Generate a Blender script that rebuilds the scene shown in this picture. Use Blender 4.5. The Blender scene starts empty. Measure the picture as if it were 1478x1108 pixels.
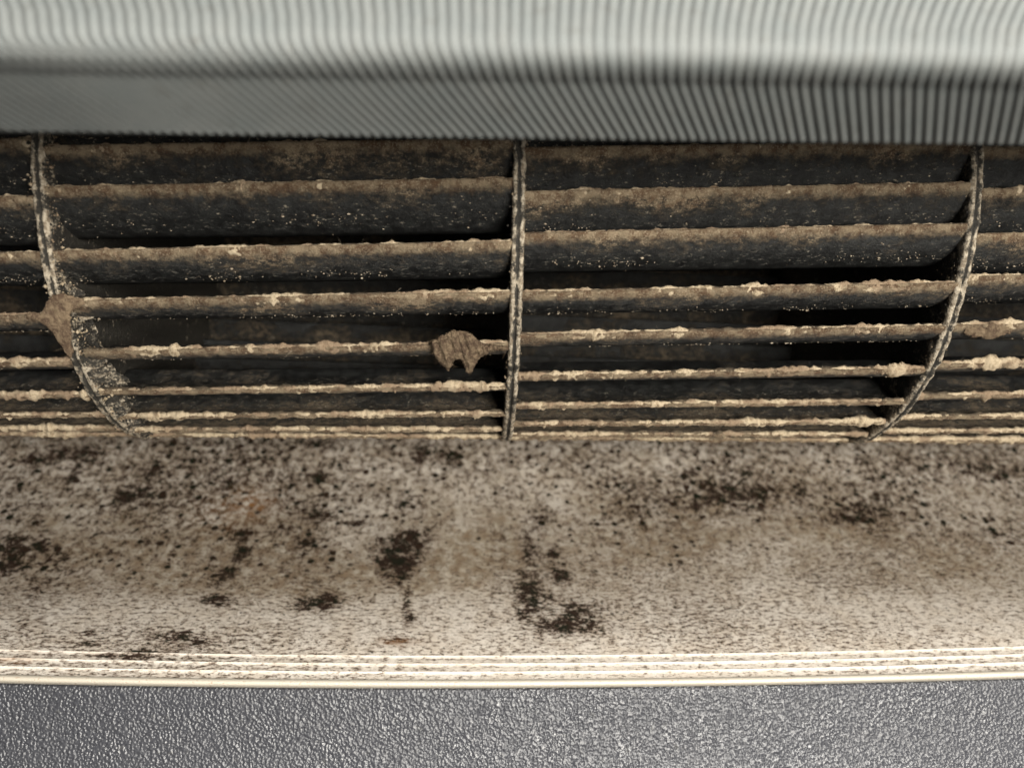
import bpy, math, numpy as np
from mathutils import Matrix, Vector
C = bpy.data.collections.new('scene'); bpy.context.scene.collection.children.link(C)
S = bpy.context.scene
MM = 0.001          # all shapes below are written in millimetres

# ------------------------------------------------------------ camera
cam = bpy.data.cameras.new('camera'); co = bpy.data.objects.new('camera', cam); C.objects.link(co); S.camera = co
cam.sensor_fit = 'HORIZONTAL'; cam.sensor_width = 36; cam.lens = 29.39; cam.clip_start = 0.002; cam.clip_end = 10
rt = Vector((0.99892633, -0.04194976, 0.019657)); up = Vector((-0.0108571, 0.2005062, 0.97963227)); fw = Vector((0.04503669, 0.97879389, -0.19983547))
M = Matrix((rt, up, -fw)).transposed().to_4x4(); M.translation = Vector((-6.927, -188.82, 0)) * MM
co.matrix_world = M
cam.dof.use_dof = True; cam.dof.focus_distance = 0.152; cam.dof.aperture_fstop = 16

# ------------------------------------------------------------ light (a room: soft ambient plus one broad lamp above and behind the camera)
w = bpy.data.worlds.new('World'); S.world = w; w.use_nodes = True
bg = w.node_tree.nodes['Background']; bg.inputs[0].default_value = (.96, .97, 1.0, 1); bg.inputs[1].default_value = 0.10
def area(name, loc, target, sx, sy, power, col):
    l = bpy.data.lights.new(name, 'AREA'); l.shape = 'RECTANGLE'; l.size = sx*MM; l.size_y = sy*MM; l.energy = power; l.color = col
    o = bpy.data.objects.new(name, l); C.objects.link(o); o.location = Vector(loc)*MM
    o.rotation_euler = (Vector(target)-Vector(loc)).to_track_quat('-Z', 'Y').to_euler()
area('room_lamp', (150, -330, 330), (0, -40, -60), 260, 160, 6.3, (1, .965, .90))
area('front_lamp', (130, -430, 40), (0, -20, -20), 150, 130, 3.6, (1, .95, .86))
S.view_settings.view_transform = 'Standard'; S.view_settings.look = 'None'; S.view_settings.exposure = 0; S.view_settings.gamma = 1
S.cycles.max_bounces = 6

# ------------------------------------------------------------ numpy noise
def _h(ix, iy, iz, s):
    n = (ix.astype(np.int64)*374761393 + iy.astype(np.int64)*668265263 + iz.astype(np.int64)*2147483647 + s*144665) & 0xffffffff
    n = ((n ^ (n >> 13))*1274126177) & 0xffffffff
    n = ((n ^ (n >> 15))*2246822519) & 0xffffffff
    return ((n ^ (n >> 16)) & 0xffffff)/float(0xffffff)
def noise(x, y, z=0.0, s=0):
    x, y, z = np.broadcast_arrays(np.asarray(x, float), np.asarray(y, float), np.asarray(z, float))
    ix, iy, iz = np.floor(x), np.floor(y), np.floor(z); fx, fy, fz = x-ix, y-iy, z-iz
    fx, fy, fz = [f*f*(3-2*f) for f in (fx, fy, fz)]; r = 0
    for a in (0, 1):
        for b in (0, 1):
            for c in (0, 1):
                r = r + _h(ix+a, iy+b, iz+c, s)*(fx if a else 1-fx)*(fy if b else 1-fy)*(fz if c else 1-fz)
    return r
def fbm(x, y, z=0.0, s=0, o=4):
    r, a, t = 0, .5, 0
    for k in range(o):
        r = r + a*noise(np.asarray(x)*2**k, np.asarray(y)*2**k, np.asarray(z)*2**k, s+k*17); t += a; a *= .5
    return r/t
def sstep(a, b, x):
    t = np.clip((x-a)/(b-a), 0, 1); return t*t*(3-2*t)

# ------------------------------------------------------------ mesh helpers
def mesh(name, V, F, mat, smooth=True, attrs=None):
    """V (n,3) in mm; F an (m,4) or (m,3) int array or a list of both"""
    V = np.asarray(V, float)*MM; Fs = F if isinstance(F, list) else [F]
    me = bpy.data.meshes.new(name); me.vertices.add(len(V)); me.vertices.foreach_set('co', V.astype(np.float32).ravel())
    idx = np.concatenate([np.asarray(f).ravel() for f in Fs]); tot = np.concatenate([np.full(len(f), np.asarray(f).shape[1]) for f in Fs])
    me.loops.add(len(idx)); me.loops.foreach_set('vertex_index', idx.astype(np.int32))
    me.polygons.add(len(tot)); me.polygons.foreach_set('loop_start', np.concatenate([[0], np.cumsum(tot)[:-1]]).astype(np.int32))
    me.polygons.foreach_set('loop_total', tot.astype(np.int32)); me.polygons.foreach_set('use_smooth', np.full(len(tot), smooth))
    me.materials.append(mat)
    for k, v in (attrs or {}).items():
        v = np.asarray(v, np.float32)
        if v.ndim == 2: a = me.attributes.new(k, 'FLOAT_VECTOR', 'POINT'); a.data.foreach_set('vector', v.ravel())
        else: a = me.attributes.new(k, 'FLOAT', 'POINT'); a.data.foreach_set('value', v)
    me.update(); me.validate(); return me
def link(name, me, parent=None, **kw):
    o = bpy.data.objects.new(name, me); C.objects.link(o)
    if parent: o.parent = parent
    for k, v in kw.items(): o[k] = v
    return o
def empty(name, loc, **kw):
    o = link(name, None, **kw); o.empty_display_size = .01; o.location = Vector(loc)*MM; return o
def grid_faces(n, m, wrap=False, off=0):
    """quads of an n x m vertex grid (index i*m+j); wrap closes the j direction"""
    i = np.arange(n-1)[:, None]; j = np.arange(m if wrap else m-1)[None, :]; j2 = (j+1) % m
    return np.stack(np.broadcast_arrays(i*m+j, (i+1)*m+j, (i+1)*m+j2, i*m+j2), -1).reshape(-1, 4)+off

# ------------------------------------------------------------ node helpers
class NT:
    def __init__(s, name):
        s.m = bpy.data.materials.new(name); s.m.use_nodes = True; s.t = s.m.node_tree; s.b = s.t.nodes['Principled BSDF']
    def n(s, kind, **kw):
        o = s.t.nodes.new(kind)
        for k, v in kw.items():
            if k == 'ins':
                for a, b in v.items(): s.put(o, a, b)
            else: setattr(o, k, v)
        return o
    def put(s, o, key, v):
        i = o.inputs[key]
        if isinstance(v, bpy.types.NodeSocket): s.t.links.new(v, i)
        elif isinstance(v, (tuple, list)) and len(v) == 3 and i.type == 'RGBA': i.default_value = (*v, 1)
        else: i.default_value = v
    def attr(s, name, out='Fac'): return s.n('ShaderNodeAttribute', attribute_name=name).outputs[out]
    def math(s, op, a, b=0.0, c=None, clamp=False):
        o = s.n('ShaderNodeMath', operation=op, use_clamp=clamp); s.put(o, 0, a); s.put(o, 1, b)
        if c is not None: s.put(o, 2, c)
        return o.outputs[0]
    def step(s, v, lo, hi, a=0.0, b=1.0):
        o = s.n('ShaderNodeMapRange', interpolation_type='SMOOTHSTEP'); s.put(o, 0, v); s.put(o, 1, lo); s.put(o, 2, hi); s.put(o, 3, a); s.put(o, 4, b); return o.outputs[0]
    def vmul(s, v, k):
        o = s.n('ShaderNodeVectorMath', operation='MULTIPLY'); s.put(o, 0, v); s.put(o, 1, k); return o.outputs[0]
    def vadd(s, v, k):
        o = s.n('ShaderNodeVectorMath', operation='ADD'); s.put(o, 0, v); s.put(o, 1, k); return o.outputs[0]
    def noise(s, v, scale, detail=3, rough=.55, dist=0.0, out=0):
        o = s.n('ShaderNodeTexNoise'); s.put(o, 'Vector', v); s.put(o, 'Scale', scale); s.put(o, 'Detail', detail); s.put(o, 'Roughness', rough); s.put(o, 'Distortion', dist); return o.outputs[out]
    def vor(s, v, scale, out=0, feature='F1', rnd=1.0):
        o = s.n('ShaderNodeTexVoronoi', feature=feature); s.put(o, 'Vector', v); s.put(o, 'Scale', scale); s.put(o, 'Randomness', rnd); return o.outputs[out]
    def mix(s, f, a, b):
        o = s.n('ShaderNodeMix', data_type='RGBA'); s.put(o, 0, f); s.put(o, 6, a); s.put(o, 7, b); return o.outputs[2]
    def bump(s, h, strength, dist, normal=None):
        o = s.n('ShaderNodeBump'); s.put(o, 'Height', h); s.put(o, 'Strength', strength); s.put(o, 'Distance', dist)
        if normal: s.put(o, 'Normal', normal)
        return o.outputs[0]
    def out(s, **kw):
        for k, v in kw.items(): s.put(s.b, {'color': 'Base Color', 'rough': 'Roughness', 'normal': 'Normal', 'spec': 'Specular IOR Level', 'metal': 'Metallic', 'sss': 'Subsurface Weight'}[k], v)
        return s.m
    def objmm(s, rnd=True):
        v = s.vmul(s.n('ShaderNodeTexCoord').outputs['Object'], (1000, 1000, 1000))
        if rnd:
            r = s.math('MULTIPLY', s.n('ShaderNodeObjectInfo').outputs['Random'], 531.0)
            c = s.n('ShaderNodeCombineXYZ'); s.put(c, 0, r); s.put(c, 1, r); v = s.vadd(v, c.outputs[0])
        return v

TAN, CREAM, BROWN, DARK = (.34, .26, .165), (.58, .475, .33), (.14, .082, .045), (.010, .010, .010)
def mat_blade():
    t = NT('dusty_charcoal_plastic'); v = t.objmm(); e = t.attr('edge'); upper = t.attr('upper')        # edge: mm from the outer edge; upper: side that catches falling dust
    big = t.noise(v, .09, 3); mid = t.noise(v, .45, 5, .7); fr = t.noise(t.vmul(v, (.75, 1, 1)), .85, 7, .8); fine = t.noise(v, 3.4, 4, .75); crumb = t.noise(v, 1.7, 4, .7)
    ov = t.n('ShaderNodeObjectInfo').outputs['Random']
    reach = t.math('SUBTRACT', t.math('ADD', t.math('MULTIPLY', ov, 3.0), t.math('MULTIPLY', t.step(big, .40, .66), 5.6)), t.math('ADD', t.math('MULTIPLY', e, 1.15), 1.6))
    q = t.math('ADD', t.math('ADD', t.math('MULTIPLY', fr, .7), t.math('MULTIPLY', fine, .3)), t.math('MULTIPLY', reach, .036))
    q = t.math('ADD', q, t.math('MULTIPLY', upper, .24))
    veil = t.step(q, .36, .66, 0, .8); rim = t.step(t.math('ADD', e, t.math('MULTIPLY', fr, -4.0)), .6, -1.6); crust = t.math('MAXIMUM', t.step(q, .535, .65, 0, .8), t.math('MULTIPLY', rim, .9))
    crust = t.math('MULTIPLY', crust, t.math('SUBTRACT', 1.0, t.math('MULTIPLY', upper, .8)))
    fl = t.noise(t.vmul(v, (.6, 1.1, 1.1)), 1.5, 5, .8); specks = t.math('MULTIPLY', t.step(fl, .565, .61), t.math('MULTIPLY', t.step(mid, .46, .56), t.math('MULTIPLY', t.step(e, 2.5, 4.5), t.step(e, 10, 8))))
    dustc = t.mix(t.step(mid, .4, .6), BROWN, TAN); dustc = t.mix(t.step(fine, .52, .66, 0, .8), dustc, CREAM)
    base = t.mix(t.step(mid, .35, .65), DARK, (.028, .029, .028))
    c = t.mix(veil, base, t.mix(t.step(fr, .4, .6), (.040, .035, .028), (.18, .138, .09))); c = t.mix(crust, c, dustc); c = t.mix(t.math('MULTIPLY', specks, .75), c, t.mix(fine, (.30, .25, .18), (.66, .60, .48)))
    h = t.math('ADD', t.math('MULTIPLY', fine, t.math('ADD', veil, .3)), t.math('ADD', t.math('MULTIPLY', fr, .8), t.math('MULTIPLY', specks, 1.0)))
    return t.out(color=c, rough=t.step(veil, 0, .6, .42, .9), normal=t.bump(h, .9, .0006), spec=.4)
def mat_crust():
    t = NT('caked_tan_dust'); v = t.objmm(); a = t.noise(v, .16, 3); b = t.noise(v, .9, 4, .65); f = t.noise(v, 4.5, 4, .7)
    c = t.mix(t.step(b, .33, .52), TAN, CREAM); c = t.mix(t.step(a, .46, .58, 0, .85), c, (.27, .19, .125)); c = t.mix(t.step(f, .54, .63, 0, .5), c, BROWN)
    c = t.mix(t.step(f, .28, .42, .5, 0), c, (.66, .57, .42)); 
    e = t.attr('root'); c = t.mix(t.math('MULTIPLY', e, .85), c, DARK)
    return t.out(color=c, rough=.92, normal=t.bump(t.math('ADD', f, t.math('MULTIPLY', b, .5)), .9, .00045), spec=.25)
def mat_crumb():
    t = NT('pale_dust_crumbs'); v = t.objmm(); f = t.noise(v, 2.2, 2)
    return t.out(color=t.mix(t.step(f, .4, .6), (.20, .15, .10), (.42, .36, .27)), rough=.7, spec=.5)
def mat_disc():
    t = NT('dirty_disc_plastic'); v = t.objmm(False); r = t.attr('edge'); f = t.noise(v, 2.6, 4, .7); m = t.noise(v, .5, 3); g = t.noise(v, 1.2, 3, .6)
    k = t.math('ADD', t.math('MULTIPLY', r, 1.0), t.math('MULTIPLY', t.math('SUBTRACT', f, .5), 1.6)); k = t.math('ADD', k, t.math('MULTIPLY', t.math('SUBTRACT', m, .5), 2.6))
    c = t.mix(t.step(k, .35, .95, 0, .85), t.mix(g, (.007, .007, .0065), (.045, .039, .029)), t.mix(t.step(g, .38, .58), (.27, .215, .15), (.60, .52, .40)))
    c = t.mix(t.step(f, .66, .72, 0, .8), c, (.62, .56, .44))
    return t.out(color=c, rough=.55, normal=t.bump(t.math('ADD', f, t.math('MULTIPLY', g, .6)), .9, .0005), spec=.5)
def mat_clump(name, g):
    t = NT(name); v = t.objmm(False); a = t.noise(v, .7, 6, .7, .4); b = t.noise(t.vmul(v, (1.3, 1, .8)), 4.5, 4, .7)
    c = t.mix(t.step(a, .40, .60), (.085*g, .056*g, .038*g), (.19*g, .14*g, .09*g)); c = t.mix(t.step(b, .55, .68, 0, .7), c, (.36, .28, .19)); c = t.mix(t.step(b, .42, .33, 0, .6), c, (.05, .035, .025))
    return t.out(color=c, rough=.95, normal=t.bump(t.math('ADD', a, t.math('MULTIPLY', b, .5)), .9, .0006), spec=.15)
def mat_trough(name):
    t = NT(name); v = t.attr('surf', 'Vector')                                  # (x, run) in mm along the surface
    mould = t.attr('mould'); stain_shade = t.attr('stain_shade'); coarse = t.attr('coarse'); rust = t.attr('rust')
    va = t.vmul(v, (.62, 1.15, 1))
    c1 = t.noise(v, .52, 7, .74, .25); f1 = t.noise(va, .95, 5, .74); n2 = t.noise(va, 2.4, 4, .7); gr = t.noise(v, 4.2, 4, .75); big = t.noise(v, .16, 5, .6); sm = t.noise(v, .34, 6, .66)
    pick = t.n('ShaderNodeMix', data_type='FLOAT'); t.put(pick, 0, coarse); t.put(pick, 2, f1); t.put(pick, 3, c1)
    val = t.math('ADD', t.math('MULTIPLY', pick.outputs[0], .95), t.math('MULTIPLY', n2, .50)); val = t.math('SUBTRACT', val, .225)
    val = t.math('ADD', val, t.math('MULTIPLY', t.math('ADD', mould, t.math('MULTIPLY', t.math('SUBTRACT', big, .5), .35)), .185))
    base = t.mix(t.step(gr, .3, .7), (.53, .465, .395), (.82, .765, .685)); base = t.mix(t.step(big, .4, .65, 0, .45), base, (.58, .49, .385))
    st = t.math('MULTIPLY', stain_shade, t.step(t.math('ADD', t.math('MULTIPLY', sm, .7), t.math('MULTIPLY', gr, .3)), .36, .60, .25, 1), clamp=True)
    c = t.mix(st, base, t.mix(t.step(sm, .4, .6), (.25, .195, .10), (.20, .128, .062)))
    c = t.mix(t.step(val, .575, .69, 0, .5), c, (.31, .235, .17))
    c = t.mix(t.step(val, .665, .72, 0, .7), c, t.mix(n2, (.10, .058, .036), (.17, .115, .08)))
    c = t.mix(t.step(val, .72, .765, 0, .97), c, t.mix(t.step(sm, .48, .56), (.024, .014, .010), (.009, .011, .006)))
    c = t.mix(t.math('MULTIPLY', rust, t.step(t.math('ADD', t.math('MULTIPLY', c1, .6), t.math('MULTIPLY', gr, .4)), .42, .60)), c, (.30, .15, .06))
    vd = t.vadd(v, t.vmul(t.vadd(t.noise(v, 1.3, 4, .7, 0, 1), (-.5, -.5, -.5)), (1.1, 1.1, 0)))
    def dots(scale, shift, amount):
        cell = t.n('ShaderNodeSeparateColor'); t.put(cell, 0, t.vor(t.vadd(vd, (shift, shift, 0)), scale, out=1)); d = t.vor(t.vadd(vd, (shift, shift, 0)), scale)
        rad = t.math('SUBTRACT', t.math('MULTIPLY', cell.outputs[0], amount), t.math('SUBTRACT', .50, t.math('MULTIPLY', t.math('ADD', mould, t.math('SUBTRACT', big, .5)), .34)))
        return t.step(t.math('SUBTRACT', rad, d), -.02, .10)
    dot = t.math('MAXIMUM', t.math('MULTIPLY', dots(.42, 3.0, .64), t.step(coarse, .1, .6)), t.math('MULTIPLY', dots(1.15, 17.0, .60), .85))
    c = t.mix(dot, c, t.mix(t.step(sm, .46, .56), (.034, .020, .013), (.013, .015, .009)))
    dk = t.math('MAXIMUM', dot, t.step(val, .62, .72))
    h = t.math('ADD', t.math('MULTIPLY', gr, .8), t.math('MULTIPLY', dk, .6))
    return t.out(color=c, rough=t.math('ADD', .5, t.math('MULTIPLY', dk, .45)), normal=t.bump(h, .8, .0004), spec=t.math('SUBTRACT', .5, t.math('MULTIPLY', dk, .45)))
def mat_grain():
    t = NT('dark_grained_plastic'); v = t.attr('surf', 'Vector'); a = t.noise(v, 2.3, 2, .6, .3); b = t.vor(t.vadd(v, t.vmul(t.noise(v, 1.2, 2, .5, 0, 1), (.5, .5, 0))), 2.15, feature='SMOOTH_F1'); big = t.noise(v, .12, 3)
    c = t.mix(a, (.029, .030, .035), (.047, .048, .055)); c = t.mix(t.step(t.noise(v, .5, 3), .62, .72, 0, .5), c, (.07, .07, .07))
    h = t.math('SUBTRACT', t.math('MULTIPLY', a, .2), b)
    return t.out(color=c, rough=t.step(big, .3, .7, .26, .4), normal=t.bump(h, 1.0, .00036), spec=.5)
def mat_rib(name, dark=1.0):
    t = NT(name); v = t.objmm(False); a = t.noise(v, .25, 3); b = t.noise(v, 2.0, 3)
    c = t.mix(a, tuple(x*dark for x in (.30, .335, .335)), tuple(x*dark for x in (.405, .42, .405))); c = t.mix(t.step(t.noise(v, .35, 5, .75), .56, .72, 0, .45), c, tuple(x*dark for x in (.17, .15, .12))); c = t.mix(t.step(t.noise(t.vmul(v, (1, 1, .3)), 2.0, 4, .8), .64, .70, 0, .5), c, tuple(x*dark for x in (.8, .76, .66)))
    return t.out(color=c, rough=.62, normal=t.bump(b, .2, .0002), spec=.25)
MB, MC, MK, MD, MF = mat_blade(), mat_crust(), mat_crumb(), mat_disc(), mat_clump('matted_brown_fluff', 1.0)
MF2 = mat_clump('matted_tan_fluff', 1.3)
MT, MG, MR, MRG = mat_trough('mouldy_white_plastic'), mat_grain(), mat_rib('grey_ribbed_plastic', .35), mat_rib('grey_plastic_shaded', .18)  # second copy is darker: shade between the ribs painted into the panel colour

# ------------------------------------------------------------ blower wheel
RAD, RB, BAY, SKEW = 50.2, 49.5, 76.16, -3.5
wheel = empty('blower_wheel', (0, 0, 0), label='dark cylindrical blower wheel of long blades caked with tan dust', category='fan wheel')
# divider discs
def disc_mesh(seed):
    prof = []                                                   # (radius, x, edge dust)
    prof += [(3, -.9, 0), (30, -.9, 0), (38, -.9, .0), (43, -.95, .15), (46, -1.0, .3), (48, -1.05, .45), (49.2, -1.1, .5), (49.9, -1.0, .8), (50.2, -.75, .85), (50.25, -.38, .65), (49.95, -.16, .3), (49.75, 0, .1)]
    prof += [(r, -x, e) for r, x, e in prof[-2::-1]]
    prof = np.array(prof); n = 900; m = len(prof); th = np.linspace(0, 2*np.pi, n, endpoint=False)[:, None]
    r = np.broadcast_to(prof[:, 0], (n, m)).copy(); x = np.broadcast_to(prof[:, 1], (n, m)).copy(); e = np.broadcast_to(prof[:, 2], (n, m)).copy()
    y, z = -r*np.cos(th), -r*np.sin(th)
    k = sstep(40, 49, r)
    nz = fbm(x*1.2+seed, y*.8, z*.8, seed, 4)-.5; nl = fbm(x*.3+seed, y*.14, z*.14, seed+5, 3)-.5
    nf = fbm(x*3+seed, y*2.5, z*2.5, seed+8, 3)-.5
    rimk = sstep(49.4, 48.6, r)
    r = r+k*(nz*.7+nl*.4+nf*.3); x = x+np.sign(x)*k*(nz*.35+nf*.2+rimk*(nz*.5+np.clip(nl, 0, 1)*(2.0 if seed < 35 else 1.0)*(x > 0)))
    V = np.stack([x, -r*np.cos(th), -r*np.sin(th)], -1).reshape(-1, 3)
    F = grid_faces(n, m); last = np.stack([(n-1)*m+np.arange(m-1), np.arange(m-1), np.arange(1, m), (n-1)*m+np.arange(1, m)], -1)
    return mesh('divider_disc', V, np.concatenate([F, last]), MD, attrs={'edge': e.ravel()})
discs = {}
for k in (-1, 0, 1):
    o = link('divider_disc', disc_mesh(11*k+40), wheel); o.location.x = k*BAY*MM; discs[k] = o

def bez(t):                                                     # blade chord: (radius, tangential drop)
    P0, P1, P2 = np.array((RB, 0.)), np.array((48.1, 4.7)), np.array((39.3, 7.6))
    t = np.asarray(t)[..., None]; return (1-t)**2*P0+2*t*(1-t)*P1+t*t*P2
def place(x, r, b, ph):
    """x mm, radius r, tangential b, base angle ph (radians, growing downwards from the front)"""
    c, s = np.cos(ph), np.sin(ph)
    return np.stack([x, -r*c+b*s, -r*s-b*c], -1)
def blade_mesh(ph0, seed, nx=230, rough=1.0, length=BAY-1.6, nt=12):
    x = np.linspace(0, length, nx); ph = np.radians(ph0+SKEW*x/BAY)
    t = np.linspace(0, 1, nt)**1.2; P = bez(t); d = np.gradient(P, axis=0); nrm = np.stack([-d[:, 1], d[:, 0]], -1); nrm /= np.linalg.norm(nrm, axis=1)[:, None]
    if nrm[0, 0] > 0: pass
    th = .55*(1-.35*t)
    A = P-nrm*th[:, None]; B = (P+nrm*th[:, None])[::-1]
    ring = np.concatenate([A, [[P[-1, 0]-.5, P[-1, 1]]], B, [[RB+.45, -.1]]]); er = np.concatenate([t, [1], t[::-1], [0]])*11.5
    U0 = np.full(nt, 0.0); U1 = np.full(nt, 1.0)
    m = len(ring); X = np.broadcast_to(x[:, None], (nx, m)); r = np.broadcast_to(ring[:, 0], (nx, m)).copy(); b = np.broadcast_to(ring[:, 1], (nx, m)).copy(); E = np.broadcast_to(er, (nx, m))
    if rough:
        g = fbm(X*.9+seed*7, r*.9, b*.9, seed, 4)-.45; cen = np.array([44.5, 3.4])
        k = rough*(.25+.75*np.exp(-E/3.0)); n2 = np.concatenate([-nrm, [[-1, 0]], nrm[::-1], [[1, 0]]])
        r = r+n2[:, 0]*g*k*.9; b = b+n2[:, 1]*g*k*.9
    V = place(X, r, b, ph[:, None]).reshape(-1, 3); F = grid_faces(nx, m, True)
    caps = [np.array([list(range(m))[::-1]]), np.array([[(nx-1)*m+j for j in range(m)]])]
    return mesh('blade', V, [F]+caps, MB, attrs={'edge': E.ravel(), 'upper': np.broadcast_to(np.concatenate([U0, [.5], U1, [.2]]), (nx, m)).ravel()})
def crust_mesh(ph0, seed, rng, size=1.0, length=BAY-2.0, drips=14):
    nx, m = 520, 12; x = np.linspace(0, length, nx); ph = np.radians(ph0+SKEW*x/BAY); a = np.linspace(0, 2*np.pi, m, endpoint=False)
    X = np.broadcast_to(x[:, None], (nx, m)); ca, sa = np.cos(a), np.sin(a)
    big = fbm(x*.16+seed, 3.3, 0, seed+2, 3); mid = fbm(x*.75, seed*1.3, 0, seed+9, 4)
    s = size*(.16+1.15*big+.9*(mid-.5)+.45*np.clip(fbm(x*.3, seed*2.1, 0, seed+4, 2)-.6, 0, 1)*4)
    s = np.clip(s, .18, None)
    lump = fbm(X*1.3+seed, ca*1.1+5, sa*1.1+5, seed, 4)-.5; lump = lump-.16*np.exp(-(noise(X*.55+seed, ca*.4, sa*.4, seed+3)-.5)**2/.0012)
    R = s[:, None]*(1+1.15*lump)
    r = RB-.1+R*ca*.75; b = .25+R*sa*1.0+.35*np.clip(sa, 0, 1)*R
    V = place(X, r, b, ph[:, None])
    # lumps that stand up and drips that hang down, in the world's vertical
    dirz = -(sa[None, :]*np.cos(ph)[:, None]+ca[None, :]*np.sin(ph)[:, None])   # z part of each ring direction
    dz = np.zeros((nx, m))
    for _ in range(drips):
        c, wd, L = rng.uniform(1, length-1), rng.uniform(.18, .55), rng.uniform(.15, .6)*rng.choice([.6, 1, 1.7], p=[.6, .3, .1])
        dz -= (L*np.exp(-((x-c)/wd)**2))[:, None]*np.clip(-dirz, 0, 1)**2
    for _ in range(drips):
        c, wd, L = rng.uniform(1, length-1), rng.uniform(.35, 1.6), rng.uniform(.1, .45)
        dz += (L*np.exp(-((x-c)/wd)**2))[:, None]*np.clip(dirz, 0, 1)**1.5
    V[..., 2] += dz*size; V = V.reshape(-1, 3)
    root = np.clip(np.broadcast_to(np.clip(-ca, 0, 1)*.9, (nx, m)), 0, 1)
    F = grid_faces(nx, m, True); caps = [np.array([list(range(m))[::-1]]), np.array([[(nx-1)*m+j for j in range(m)]])]
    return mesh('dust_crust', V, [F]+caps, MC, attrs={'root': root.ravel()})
OCT = np.array([(1, 0, 0), (0, 1, 0), (-1, 0, 0), (0, -1, 0), (0, 0, 1), (0, 0, -1)], float)
OF = np.array([(0, 1, 4), (1, 2, 4), (2, 3, 4), (3, 0, 4), (1, 0, 5), (2, 1, 5), (3, 2, 5), (0, 3, 5)])
def crumbs(P, size, rng, name='dust_crumb', mat=None, flat=(1, 1, 1), extra=None):
    n = len(P); V = (OCT[None]*rng.uniform(.55, 1.25, (n, 6, 1))*np.asarray(size).reshape(-1, 1, 1)*np.asarray(flat)+P[:, None]).reshape(-1, 3)
    F = (OF[None]+6*np.arange(n)[:, None, None]).reshape(-1, 3)
    if extra is not None: F = [F, extra[1]+len(V)]; V = np.concatenate([V, extra[0]])
    return mesh(name, V, F, mat or MK)
def blade_crumbs(ph0, seed, rng):
    n = 110; x = rng.uniform(1, BAY-3, n*3); x = x[noise(x*.12, seed, 0, seed) > rng.uniform(.2, .8, n*3)][:n]; n = len(x)
    t = np.where(rng.random(n) < .72, rng.normal(.62, .07, n), rng.uniform(.08, .95, n)).clip(.04, .98)
    P = bez(t); d = bez(t+.01)-P; nr = np.stack([-d[:, 1], d[:, 0]], -1); nr /= np.linalg.norm(nr, axis=1)[:, None]
    P = P-nr*.55
    W = place(x, P[:, 0], P[:, 1], np.radians(ph0+SKEW*x/BAY))
    hx = rng.uniform(1, BAY-3, 60); hx = hx[noise(hx*.15, seed, 3, seed+1) > .5]; hp = place(hx, np.full(len(hx), RB+.3), np.full(len(hx), .2), np.radians(ph0+SKEW*hx/BAY))
    return crumbs(W, rng.uniform(.06, .17, n)*rng.choice([.8, 1, 1.9], n, p=[.6, .33, .07]), rng, flat=(1.5, 1, .8), extra=fibres(hp, rng.uniform(.4, 1.3, len(hx)), rng) if len(hx) else None)

def disc_crumbs(k, n, rng):
    ph = np.radians(rng.uniform(-20, 80, n*3)); r = 50.3-np.abs(rng.normal(0, 3.2, n*3)); keep = fbm(ph*5, r*.25, k, 60+k, 3) > rng.uniform(.38, .62, n*3); ph, r = ph[keep][:n], r[keep][:n]; n = len(ph)
    side = rng.choice([1, -1], n, p=[.75, .25] if k < 0 else ([.5, .5] if k == 0 else [.25, .75])); x = side*(1.05+np.abs(rng.normal(0, .35, n))*np.clip((r-44)/5, .3, 1)*(1.6 if k < 0 else .6))
    x = np.where(r > 49.6, x*.8, x); P = np.stack([x, -r*np.cos(ph), -r*np.sin(ph)], -1)
    return P, rng.uniform(.07, .26, n)*rng.choice([1, 1.7], n, p=[.85, .15])*(1.15 if k < 0 else .7)
for k, n in ((-1, 1500), (0, 500), (1, 350)):
    g = np.random.default_rng(90+k); P, z = disc_crumbs(k, n, g); h = g.random(len(P)) < .3
    link('dust_crumb', crumbs(P[h], z[h], g, mat=MC), discs[k], kind='stuff'); link('dirt_crumb', crumbs(P[~h], z[~h], g, name='dirt_crumb', mat=MD), discs[k], kind='stuff')
def fibres(P, L, rng, wdt=.022):
    """thin bent hairs of dust, each a three-sided tapering strand, growing from the points P"""
    n = len(P); d = rng.normal(0, 1, (n, 3)); d[:, 1] = -np.abs(d[:, 1])*.6; d[:, 2] -= .35; d /= np.linalg.norm(d, axis=1)[:, None]; bend = rng.normal(0, .5, (n, 3)); side = rng.normal(0, 1, (n, 3)); V = []
    st = 5
    for k in range(st):
        t = k/(st-1); c = P+d*(L*t)[:, None]+bend*(L*t*t)[:, None]
        for a in range(3):
            o = np.roll(side, a, axis=1); V.append(c+o*wdt*(1-.8*t))
    V = np.stack(V, 1); F = np.concatenate([grid_faces(st, 3, True)])
    return V.reshape(-1, 3), (F[None]+np.arange(n)[:, None, None]*st*3).reshape(-1, 4)
# caked black grime heaped on the flank of the first disc
def grime_mesh():
    n, m = 260, 60; ph = np.radians(np.linspace(8, 78, n))[:, None]; r = np.linspace(41.5, 50.1, m)[None]; S_ = ph*50; P_, R_ = np.broadcast_arrays(S_, r)
    a = fbm(P_*.35, R_*.35, 0, 301, 3); b = fbm(P_*1.3, R_*1.3, 0, 305, 4); w_ = sstep(8, 20, np.degrees(ph))*sstep(78, 66, np.degrees(ph))*sstep(41.5, 44.5, r)*sstep(50.3, 49.2, r)
    x = .75+w_*(np.clip((a-.36)*6, 0, 2.2)+np.clip(a-.3, 0, 1)*(b-.45)*9)
    return mesh('grime', np.stack([x, -r*np.cos(ph)+0*x, -r*np.sin(ph)+0*x], -1).reshape(-1, 3), grid_faces(n, m), MD, attrs={'edge': (.22+.9*(b-.4)+.25*a).ravel()})
link('grime', grime_mesh(), discs[-1])
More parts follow.
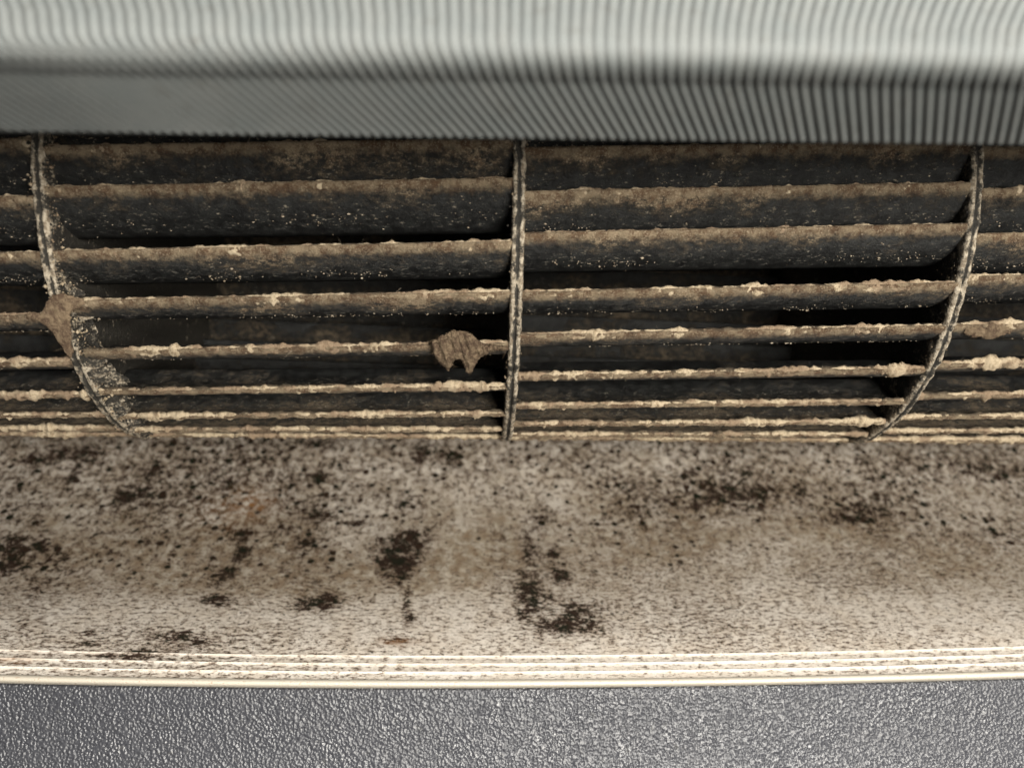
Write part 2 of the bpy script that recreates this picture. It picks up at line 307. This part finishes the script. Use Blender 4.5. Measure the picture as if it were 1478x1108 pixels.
bays = {-2: [-8.2, 2.1, 12.3, 24.8, 36, 46.5, 55.5, 65], -1: [-10.3, -3, 8.7, 18.5, 30, 42, 53, 63, 72.5],
        0: [-12, -4, 3.7, 15.2, 24.5, 35.3, 46, 55.5, 65], 1: [-14.3, -6.3, 2.2, 10.5, 20.8, 30.5, 40.5, 49.5, 58.5, 68]}
rng = np.random.default_rng(7)
plain = [blade_mesh(0, 900+k, nx=40, rough=.6, nt=7) for k in range(3)]
for bay, front in bays.items():
    rest = 35-len(front); a0, a1 = front[-1], front[0]+360; step = (a1-a0)/(rest+1)
    angs = [(a, True) for a in front]+[(a0+step*(i+1), False) for i in range(rest)]
    for i, (a, near) in enumerate(angs):
        aa = (a+180) % 360-180; seed = (bay+3)*50+i
        if near or -24 < aa < 96:
            o = link('blade', blade_mesh(a, seed), wheel)
            sz = {-2: .84, -1: .84, 0: .82, 1: .88}[bay]*rng.uniform(.88, 1.1)*(.60+.40*float(sstep(2, 36, aa)))
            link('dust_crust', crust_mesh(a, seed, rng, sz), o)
            link('dust_crumb', blade_crumbs(a, seed, rng), o, kind='stuff')
        else:
            o = link('blade', plain[i % 3], wheel); o.rotation_euler.x = math.radians(a)
        o.location.x = (bay*BAY+.8)*MM

def smooth_curve(P, per):
    out = []
    for i in range(len(P)-1):
        p0, p1, p2, p3 = P[max(i-1, 0)], P[i], P[i+1], P[min(i+2, len(P)-1)]
        for t in np.linspace(0, 1, per, endpoint=False): out.append(.5*((2*p1)+(-p0+p2)*t+(2*p0-5*p1+4*p2-p3)*t*t+(-p0+3*p1-3*p2+p3)*t**3))
    out.append(P[-1]); return np.array(out)
# ------------------------------------------------------------ clumps of matted dust
def inside_sdf(px, py, poly):
    poly = np.asarray(poly); n = len(poly); d2 = np.full(px.shape, 1e9); ins = np.zeros(px.shape, bool); cx = np.zeros(px.shape); cy = np.zeros(px.shape)
    for i in range(n):
        ax, ay = poly[i]; bx, by = poly[(i+1) % n]; ex, ey = bx-ax, by-ay
        t = np.clip(((px-ax)*ex+(py-ay)*ey)/(ex*ex+ey*ey+1e-9), 0, 1); qx, qy = ax+t*ex, ay+t*ey; dd = (px-qx)**2+(py-qy)**2
        m = dd < d2; d2 = np.where(m, dd, d2); cx = np.where(m, qx, cx); cy = np.where(m, qy, cy)
        c = ((ay > py) != (by > py)) & (px < (bx-ax)*(py-ay)/(by-ay+1e-12)+ax); ins ^= c
    return np.where(ins, 1, -1)*np.sqrt(d2), cx, cy
def clump(poly, cen, thick, label, seed, wrap=50.6, cell=.13, fold=.55, mat=None):
    poly = smooth_curve(np.array(list(poly)+[poly[0]], float), 4)[:-1]; lo = poly.min(0)-.3; hi = poly.max(0)+.3; xs = np.arange(lo[0], hi[0], cell); zs = np.arange(lo[1], hi[1], cell)
    px, pz = np.meshgrid(xs, zs, indexing='ij')
    wx = px+(fbm(px*.9, pz*.9, 0, seed, 3)-.5)*.4+(fbm(px*3.2, pz*3.2, 0, seed+50, 3)-.5)*.55; wz = pz+(fbm(px*.9, pz*.9, 4, seed+3, 3)-.5)*.4+(fbm(px*3.2, pz*3.2, 9, seed+51, 3)-.5)*.55
    sd, cx, cz = inside_sdf(wx, wz, poly); out = sd < 0
    X = np.where(out, px+(cx-wx), px); Z = np.where(out, pz+(cz-wz), pz)
    d = np.clip(sd, 0, None); T = thick*np.sqrt(1-(1-np.clip(d/1.3, 0, 1))**2)
    f = (fbm(X*1.4+(Z*.45), Z*.4, 0, seed+7, 5)-.5)*fold*2.6+(fbm(X*3, Z*3, 0, seed+8, 3)-.5)*.35
    ridge = np.abs(noise(X*.8+Z*.15, Z*.18, 0, seed+20)-.5); f = f-.3*fold*np.exp(-(ridge/.05)**2)*sstep(.45, .6, noise(X*.5, Z*.5, 0, seed+33))
    base = -np.sqrt(np.clip(wrap**2-(cen[2]+Z)**2, 1, None))-cen[1]
    Yf = base-T*(.6+f*.8*(T > 0)); Yb = base+T*.7
    n, m = X.shape; ok = sd > -cell*1.05
    fi = grid_faces(n, m); good = ok.ravel()[fi].all(1); fi = fi[good]
    V = np.concatenate([np.stack([X, Yf, Z], -1).reshape(-1, 3), np.stack([X, Yb, Z], -1).reshape(-1, 3)]); F = np.concatenate([fi, fi[:, ::-1]+n*m])
    # rim: stitch boundary edges of the front sheet to the back sheet
    e = np.concatenate([fi[:, [0, 1]], fi[:, [1, 2]], fi[:, [2, 3]], fi[:, [3, 0]]]); key = {tuple(q) for q in e.tolist()}
    bd = np.array([q for q in e.tolist() if (q[1], q[0]) not in key]); F = np.concatenate([F, np.stack([bd[:, 1], bd[:, 0], bd[:, 0]+n*m, bd[:, 1]+n*m], -1)])
    used = np.unique(F); mp = np.zeros(len(V), int); mp[used] = np.arange(len(used))
    o = link('dust_clump', mesh('dust_clump', V[used], mp[F], mat or MF), label=label, category='dust clump', group='clumps of matted dust on the wheel'); o.location = Vector(cen)*MM
    g = np.random.default_rng(seed+70); e = V[np.unique(bd)]; e = e[g.integers(0, len(e), 90)]; fv, ff = fibres(e, g.uniform(.3, 1.1, len(e)), g, .02)
    link('dust_fibre', mesh('dust_fibre', fv, ff, mat or MF), o, kind='stuff'); return o
clump([(-6.16, 2.04), (-4.81, 3.13), (-2.49, 4.3), (-0.16, 4.41), (1.4, 3.41), (2.18, 2.64), (3.36, 1.87), (6.1, 1.71), (7.27, 1.52), (7.28, 0.93), (4.74, 0.7), (3.78, -0.1), (2.61, -0.71), (2.04, -1.91), (1.46, -2.92), (0.59, -3.93), (0.0, -3.73), (-0.21, -2.34), (-0.9, -0.96), (-1.87, -1.17), (-2.55, -2.37), (-3.23, -3.37), (-4.02, -2.38), (-4.99, -1.5), (-5.58, -0.22), (-5.87, 0.96)],
      (-8.5, -45.5, -24.2), 1.7, 'large brown felt-like dust clump with two drips hanging beside the middle disc', 3)
clump([(-4.6, 1.3), (-3.6, 1.6), (-2.4, 1.6), (-1.5, 2.4), (-.9, 3.6), (0.2, 4.5), (2.0, 4.9), (3.9, 4.3), (5.2, 3.9), (5.0, 3.0), (4.2, 2.5), (3.2, 2.2), (2.4, 1.8), (2.03, 0.35), (1.59, -1.81), (1.02, -3.98), (0.72, -5.41), (0.09, -6.51), (-0.53, -6.2), (-0.85, -4.55), (-1.31, -2.67), (-2.2, -0.9), (-3.3, .1), (-4.7, .5)],
      (-76.3, -46.3, -19.2), .55, 'tan web of dust bridging two blades across the edge of one disc', 5, wrap=50.9, fold=.3, mat=MF2)
clump([(-4.2, .5), (-3.08, .95), (-1.2, 1.1), (0, 1.6), (1.21, 1.1), (3.27, 0.9), (4.3, .5), (4.2, -0.3), (2.55, -0.75), (0.42, -1.5), (-.6, -1.0), (-1.87, -1.2), (-3.6, -0.6), (-4.2, -.2)],
      (83.5, -46.8, -18.7), .6, 'low reddish brown lump of dust along a blade just beyond a disc', 8, wrap=49.9, fold=.5)

# ------------------------------------------------------------ outlet trough
# profile (Y, Z) from behind the wheel to the lip, with the run of each surface
ctrl = np.array([(30, 66), (52, 48), (64, 20), (66, -12), (62, -38), (56, -53), (50, -59.6), (42, -64.6), (29, -72.6), (15, -79.2), (1, -84.2), (-14, -87.6), (-31, -89.4)], float)
def bow(x, y): return (1.25*(x/85)**2*(x < 0)+1.0*(x/85)**2*(x >= 0))*sstep(5, -30, np.asarray(y, float))
casing = empty('outlet_casing', (0, 0, -88), label='mould-speckled white plastic outlet floor curving down from under the wheel', category='air outlet')
casing_off = np.array([0, 0, 88.])
XS = np.linspace(-190, 190, 820)
def gauss(X, Sx, px, ps, wx, ws): return np.exp(-((X-px)/wx)**2-((Sx-ps)/ws)**2)
def sweep(name, prof, mat, s0, xs=XS, attrs=True, parent=casing, off=casing_off, jitter=.06, clean=None, **kw):
    prof = np.asarray(prof, float); run = s0+np.concatenate([[0], np.cumsum(np.linalg.norm(np.diff(prof, axis=0), axis=1))])
    n, m = len(xs), len(prof); X = np.broadcast_to(xs[:, None], (n, m)); Y = np.broadcast_to(prof[:, 0], (n, m)); Z = np.broadcast_to(prof[:, 1], (n, m))+bow(X, Y)
    if jitter: Z = Z+(fbm(X*.8, run[None]*.8, 0, 77, 4)-.5)*jitter*2
    V = np.stack([X, Y, Z], -1).reshape(-1, 3)+off; A = {'surf': np.stack([X, np.broadcast_to(run, (n, m)), 0*X], -1).reshape(-1, 3)}
    if attrs:
        R = np.broadcast_to(run, (n, m)); D = dirt(X, R)
        if clean is not None: D['mould'] = np.clip(D['mould']-np.asarray(clean)[None], 0, 2)
        A.update({k: v.ravel() for k, v in D.items()})
    return link(name, mesh(name, V, grid_faces(n, m), mat, attrs=A), parent, **kw)
prof = smooth_curve(ctrl, 22)
runs = np.concatenate([[0], np.cumsum(np.linalg.norm(np.diff(prof, axis=0), axis=1))]); TOTAL = runs[-1]
def run_at(y, zmax=-50):
    k = prof[:, 1] < zmax; return float(np.interp(-y, -prof[k][:, 0], runs[k]))
# single dark patches and brown smears of mould: x, y of the surface point, half widths along and across, strength
SPOTS = [(-25.1, 5.3, 4.4, 5.7, 1.1), (-21.3, 11.2, 2.4, 2.4, 0.6), (-13.4, 38.1, 3.1, 2.1, 0.8), (-22.2, 38.4, 1.7, 3.2, 0.7), (-24.8, 22.7, 2.2, 2.0, 0.5), (-49.8, 30.8, 2.6, 1.7, 0.4), (-46.8, 18.1, 2.5, 2.0, 0.6), (-48.8, 9.8, 1.5, 1.7, 0.5), (-35.8, 15.5, 2.5, 1.3, 0.6), (6.3, -7.1, 2.8, 7.5, 0.85), (7.9, 6.5, 2.4, 2.9, 0.6), (13.3, 5.3, 1.6, 2.4, 0.5), (14.7, -2.6, 1.5, 2.6, 0.7), (16.4, -14.5, 4.7, 2.6, 0.75), (14.2, -20.4, 5.8, 2.4, 1.0), (5.3, -15.7, 2.5, 2.1, 0.6), (11.2, -10.7, 1.6, 1.9, 0.5), (-42.2, -12.3, 4.0, 2.1, 0.9), (-38.7, -10.0, 2.2, 2.1, 0.6), (-63.2, 6.2, 2.0, 3.2, 0.6), (-64.8, -1.6, 2.1, 2.5, 0.8), (-65.7, -10.9, 2.8, 1.4, 0.8), (-62.2, -12.6, 1.8, 1.0, 0.6), (-65.6, 12.2, 2.1, 1.9, 0.5), (-118.3, 7.2, 3.6, 3.2, 0.6), (-117.4, 0.5, 3.2, 2.4, 0.6), (-112.3, 8.4, 2.0, 2.0, 0.5), (-120.0, 10.8, 2.3, 1.4, 0.5), (-121.8, 37.7, 3.4, 2.1, 0.5), (-127.2, 36.5, 2.6, 1.5, 0.5), (-113.4, 37.7, 3.4, 2.1, 0.55), (-114.5, 31.2, 1.5, 3.0, 0.5), (-96.1, 25.8, 3.5, 2.7, 0.5), (-99.0, 23.9, 1.7, 1.8, 0.4), (-75.0, 46.0, 1.6, 2.7, 0.4), (-48.8, 41.7, 4.7, 1.5, 0.5), (-45.0, 36.0, 2.7, 1.5, 0.35), (-77.9, -32.1, 3.0, 0.7, 1.1), (-85.0, -28.3, 1.7, 0.7, 0.8), (-73.4, -31.4, 2.5, 1.1, 0.9), (-70.0, -25.4, 3.1, 1.2, 0.7), (-63.7, -27.1, 2.0, 1.0, 0.6), (-67.7, -23.8, 2.0, 1.0, 0.5), (-86.8, -24.2, 1.4, 1.0, 0.5), (-57.9, -34.7, 1.4, 0.8, 0.4), (-21.8, -10.7, 0.8, 4.4, 0.5), (-23.6, -3.3, 1.3, 2.6, 0.5), (-22.4, -25.7, 2.6, 1.2, 0.6), (-20.8, -17.8, 1.2, 2.5, 0.5), (-85.2, 34.3, 2.2, 1.7, 0.4), (-94.8, 32.4, 2.2, 2.0, 0.4), (-72.4, 28.4, 2.2, 1.8, 0.4), (-91.1, 41.2, 1.9, 1.4, 0.3), (105.5, 37.2, 2.0, 5.8, 0.35), (123.6, 36.7, 12.2, 3.6, 0.5), (142.7, 34.1, 10.4, 3.9, 0.4), (72.2, 26.5, 6.6, 2.4, 0.5), (61.7, 27.0, 5.0, 2.9, 0.55), (94.0, 18.1, 6.8, 1.5, 0.65), (100.1, 21.5, 4.3, 2.0, 0.6), (82.4, 28.1, 2.8, 1.9, 0.4), (54.1, 23.1, 3.8, 1.9, 0.35), (45.0, 24.8, 3.8, 1.9, 0.35), (35.1, 22.0, 3.7, 3.3, 0.35), (33.4, 29.1, 5.8, 2.7, 0.35), (70.3, 33.6, 4.0, 2.1, 0.3), (99.2, 12.9, 3.0, 2.3, 0.4), (95.2, 18.9, 9.5, 3.7, 0.25), (52.3, 32.4, 3.1, 1.7, 0.35), (76.6, -3.3, 2.7, 2.1, 0.3), (110.0, -1.9, 2.4, 2.1, 0.3), (10.8, 18.4, 2.5, 3.6, 0.4), (7.7, 12.4, 1.8, 2.5, 0.4)]
STAINS = [(-68.5, 20.3, 8.0, 5.0, 0.7, 'r'), (-64.3, 24.8, 5.4, 2.7, 0.6, 'r'), (-95.0, 17.9, 5.2, 2.1, 0.4, 's'), (-67.9, 5.0, 18.4, 10.8, 0.8, 's'), (-96.0, 5.0, 21.4, 10.8, 0.55, 's'), (-48.1, -2.1, 17.9, 9.6, 0.7, 's'), (-5.5, 5.3, 10.3, 7.3, 0.55, 's'), (-13.8, -2.1, 14.9, 8.6, 0.5, 's'), (98.3, 12.9, 5.5, 3.9, 0.7, 's'), (86.5, 13.4, 11.1, 4.4, 0.5, 's'), (47.8, 11.5, 10.8, 4.9, 0.5, 's'), (43.4, 7.7, 5.3, 3.5, 0.5, 's'), (72.0, 19.8, 49.4, 8.3, 0.3, 's'), (27.2, 5.3, 26.2, 12.3, 0.3, 's'), (10.6, -27.1, 38.5, 1.9, 0.15, 's'), (-22.3, -26.4, 3.5, 1.2, 0.9, 'r'), (-96.3, -35.9, 2.9, 1.0, 0.9, 'r'), (103.9, -36.9, 2.9, 1.2, 0.3, 'r'), (-49.2, 12.2, 3.5, 4.8, 0.4, 's'), (109.7, 0.8, 21.3, 12.5, 0.3, 's')]
def dirt(X, R):
    y_run = {y: run_at(y) for y in np.arange(-31, 55, 1.0)}; ry = np.array([y_run[y] for y in sorted(y_run)][::-1]); yy = np.array(sorted(y_run))[::-1]
    Y = np.interp(R, ry, yy); Y = np.where(R > TOTAL, -31-(R-TOTAL), Y)
    lf = fbm(X*.045, R*.07, 0, 5, 3); wob = fbm(X*.45, R*.6, 0, 91, 4)
    mould = .80+.10*sstep(5, 38, Y)-.06*sstep(12, -4, Y)-.05*sstep(-10, -20, Y)-.08*sstep(-28, -33, Y)*sstep(-20, 20, X)+(lf-.5)*.55
    mould = mould+.08*sstep(0, 60, X)*sstep(-12, 0, Y)+.10*sstep(0, -60, X)*sstep(-24, -10, Y)+.16*sstep(-10, -50, X)*sstep(-16, -26, Y)
    for x, y, wx, wy, k in SPOTS: mould = mould+(1.6 if x < 25 else .95)*k*gauss(X, Y, x, y, wx*1.1, wy*1.1)*(-.15+1.9*wob)
    drip = fbm((X+5*(fbm(X*.1, Y*.12, 0, 3, 2)-.5)+.35*Y*(X < -20))*.22, Y*.03, 0, 31, 2)
    mould = mould+.30*sstep(.56, .78, drip)*wob*1.3*sstep(28, 10, Y)*sstep(-26, -14, Y)*sstep(40, 10, X)
    mould = mould+1.2*sstep(47, 56, Y)  # rear wall darkened beyond its dirt: interior shade put into the colour
    stain_shade = 0*X; rust = 0*X; w2 = fbm(X*.16, R*.2, 0, 23, 4)
    for x, y, wx, wy, k, kind in STAINS:
        g = 1.25*k*gauss(X, Y, x, y, wx*1.1, wy*1.1)*(.2+1.6*w2)
        if kind == 's': stain_shade = stain_shade+g
        else: rust = rust+.85*g
    stain_shade = stain_shade*sstep(-17, -8, Y)+(fbm(X*.12, R*.16, 0, 55, 5)-.31)*1.5*sstep(-18, 4, Y)+.5*sstep(46, 54, Y)  # last term paints the same interior shade on the rear wall
    coarse = sstep(-18, 22, Y-.08*X+(lf-.5)*30)
    mould = np.where(R < run_at(48), mould, np.minimum(mould, 1.75))
    return {'mould': mould.clip(0, 1.9), 'stain_shade': stain_shade.clip(0, .9), 'coarse': coarse, 'rust': rust.clip(0, .8)}
i0 = int(np.argmax(prof[:, 1] < -45))
sweep('rear_wall_and_cover', prof[:i0+1], MT, 0, xs=np.linspace(-190, 190, 160))  # its top end bends over the wheel, closed there to darken the inside
sweep('floor_panel', prof[i0:], MT, runs[i0])
# stepped treads with a small rounded ridge on the front of each
y, z = -31.0, -89.4; s = TOTAL
for k, (dy, dz) in enumerate([(2.9, .1), (2.9, .1), (2.9, .1)]):
    a = np.linspace(0, math.pi*.95, 7)
    pr = [(y, z)]+[(y-.1-.15*(1-math.cos(q)), z+.17*math.sin(q)) for q in a]+[(y-dy*.5, z-dz*.5), (y-dy, z-dz)]
    sweep('step_ridge', pr, MT, s, jitter=.008, clean=[.05]+[.5, .6, .7, .7, .7, .6, .4]+[.0, .1]); s += dy+1; y -= dy; z -= dz
a = np.linspace(0, math.pi*.55, 7)
lip = [(y, z)]+[(y-.15-.35*(1-math.cos(q)), z+.32*math.sin(q)) for q in a[:4]]+[(y-.8, z+.22)]+[(y-.9-.5*math.sin(q), z+.2-.5*(1-math.cos(q))) for q in np.linspace(.2, math.pi*.6, 7)]+[(y-1.1, z-1.1), (y+1.5, z-2.2)]
def mat_lip():
    t = NT('cream_lip_plastic'); v = t.attr('surf', 'Vector'); n1 = t.noise(v, .5, 4); n2 = t.noise(v, 2.5, 3)
    c = t.mix(n1, (.38, .345, .285), (.46, .42, .35)); c = t.mix(t.math('MULTIPLY', t.step(n2, .56, .66), t.step(n1, .42, .6)), c, (.28, .19, .13)); c = t.mix(t.math('MULTIPLY', t.attr('rust'), .7), c, (.45, .24, .09))
    return t.out(color=c, rough=.35, normal=t.bump(n2, .4, .0003), spec=.5)
sweep('lip', lip, mat_lip(), s, jitter=.02)

# ------------------------------------------------------------ dark grained panel below the lip
lower = empty('lower_panel', (0, -44, -96), label='dark grey grained plastic panel below the cream lip', category='plastic panel')
Y0, Z0 = y-.2, z-1.3
lp = [(Y0+1.2, Z0+.4), (Y0-.4, Z0-.6), (Y0-2.2, Z0-4), (Y0-4.3, Z0-8), (Y0-6.5, Z0-12), (Y0-9.5, Z0-17), (Y0-13, Z0-22), (Y0-10, Z0-23), (Y0-4, Z0-14), (Y0+3, Z0-2)]
sweep('grained_face', smooth_curve(np.array(lp), 6), MG, 0, xs=np.linspace(-190, 190, 300), attrs=False, parent=lower, off=np.array([0, 44, 96.]), jitter=.05)

# ------------------------------------------------------------ ribbed panel above
top = empty('ribbed_panel', (0, -92, 8), label='blurred grey panel with fine moulded ribs across the top, close to the camera', category='ribbed panel')
toff = np.array([0, 92, -8.])
ptop = np.array([(-80, 34), (-84, 30.8), (-88, 28.1), (-93, 24.6), (-97.5, 21.35), (-101, 18.6), (-102.8, 16.95), (-103.6, 15.5), (-103.0, 14.03), (-100.8, 13.2), (-100.3, 13.0), (-97, 11.1), (-92, 8.45)], float)
tilt = lambda x: .0115*x
back = [(-91.4, 8.2), (-90.6, 8.6), (-86, 16), (-78, 30), (-70, 45), (-50, 58), (-30, 64), (30, 66.5)]  # panel back, then an added cover over the wheel that keeps light out
pc = smooth_curve(ptop, 5)
def sweep_top(name, prof, xs, mat):
    prof = np.asarray(prof); n, m = len(xs), len(prof); X = np.broadcast_to(xs[:, None], (n, m)); Y = np.broadcast_to(prof[:, 0], X.shape); Z = np.broadcast_to(prof[:, 1], X.shape)+tilt(X)
    return link(name, mesh(name, np.stack([X, Y, Z], -1).reshape(-1, 3)+toff, grid_faces(n, m), mat), top)
sweep_top('panel_and_cover', np.concatenate([pc, back]), np.linspace(-190, 190, 60), MRG)
# ribs: each runs down the face, straight over the crown and raking away sideways below it
seg = np.linalg.norm(np.diff(pc, axis=0), axis=1); rp = np.concatenate([[0], np.cumsum(seg)]); nrm = np.gradient(pc, axis=0); nrm = np.stack([nrm[:, 1], -nrm[:, 0]], -1); nrm /= np.linalg.norm(nrm, axis=1)[:, None]
ia, ib = 6*5, 9*5
nidx = list(range(0, ia, 5))+list(range(ia, len(pc), 3)); 
if nidx[-1] != len(pc)-1: nidx.append(len(pc)-1)
EYE = np.array([-6.93, -188.82])
rows = np.array([30, 24.6, 19.2, 15.5, 13.1, 8.45])                 # heights on the face, top to bottom
for q in range(-50, 52):
    u = q*.01365                                                    # rib position at the crown (bearing as seen from in front)
    fade = .3+.7*sstep(-.60, -.40, u)
    c0 = u*1207+660                                                 # rake of each stretch of the rib, measured on the face
    u2 = u+max(-.2, (960-c0)*.0013)*45/1207*.95; u3 = u2+(1363-c0)*.00105*80/1207; u1 = u-(740-c0)*.0005*60/1207; u0 = u1-(740-c0)*.0005*60/1207
    us = np.array([u0-.0*(u0-u1), u1, u, u, u2, u3])
    V = []
    for i in nidx:
        c, nn = pc[i], nrm[i]; uu = np.interp(-c[1], -rows, us); xx = EYE[0]+uu*(c[0]-EYE[1])
        for dxx, hh in ((-.36, -.05), (-.2, .24), (.2, .24), (.36, -.05)):
            p = c+nn*hh*(fade if hh > 0 else 1); V.append((xx+dxx, p[0], p[1]+tilt(xx)))
    V = np.array(V)+toff; F = grid_faces(len(nidx), 4)
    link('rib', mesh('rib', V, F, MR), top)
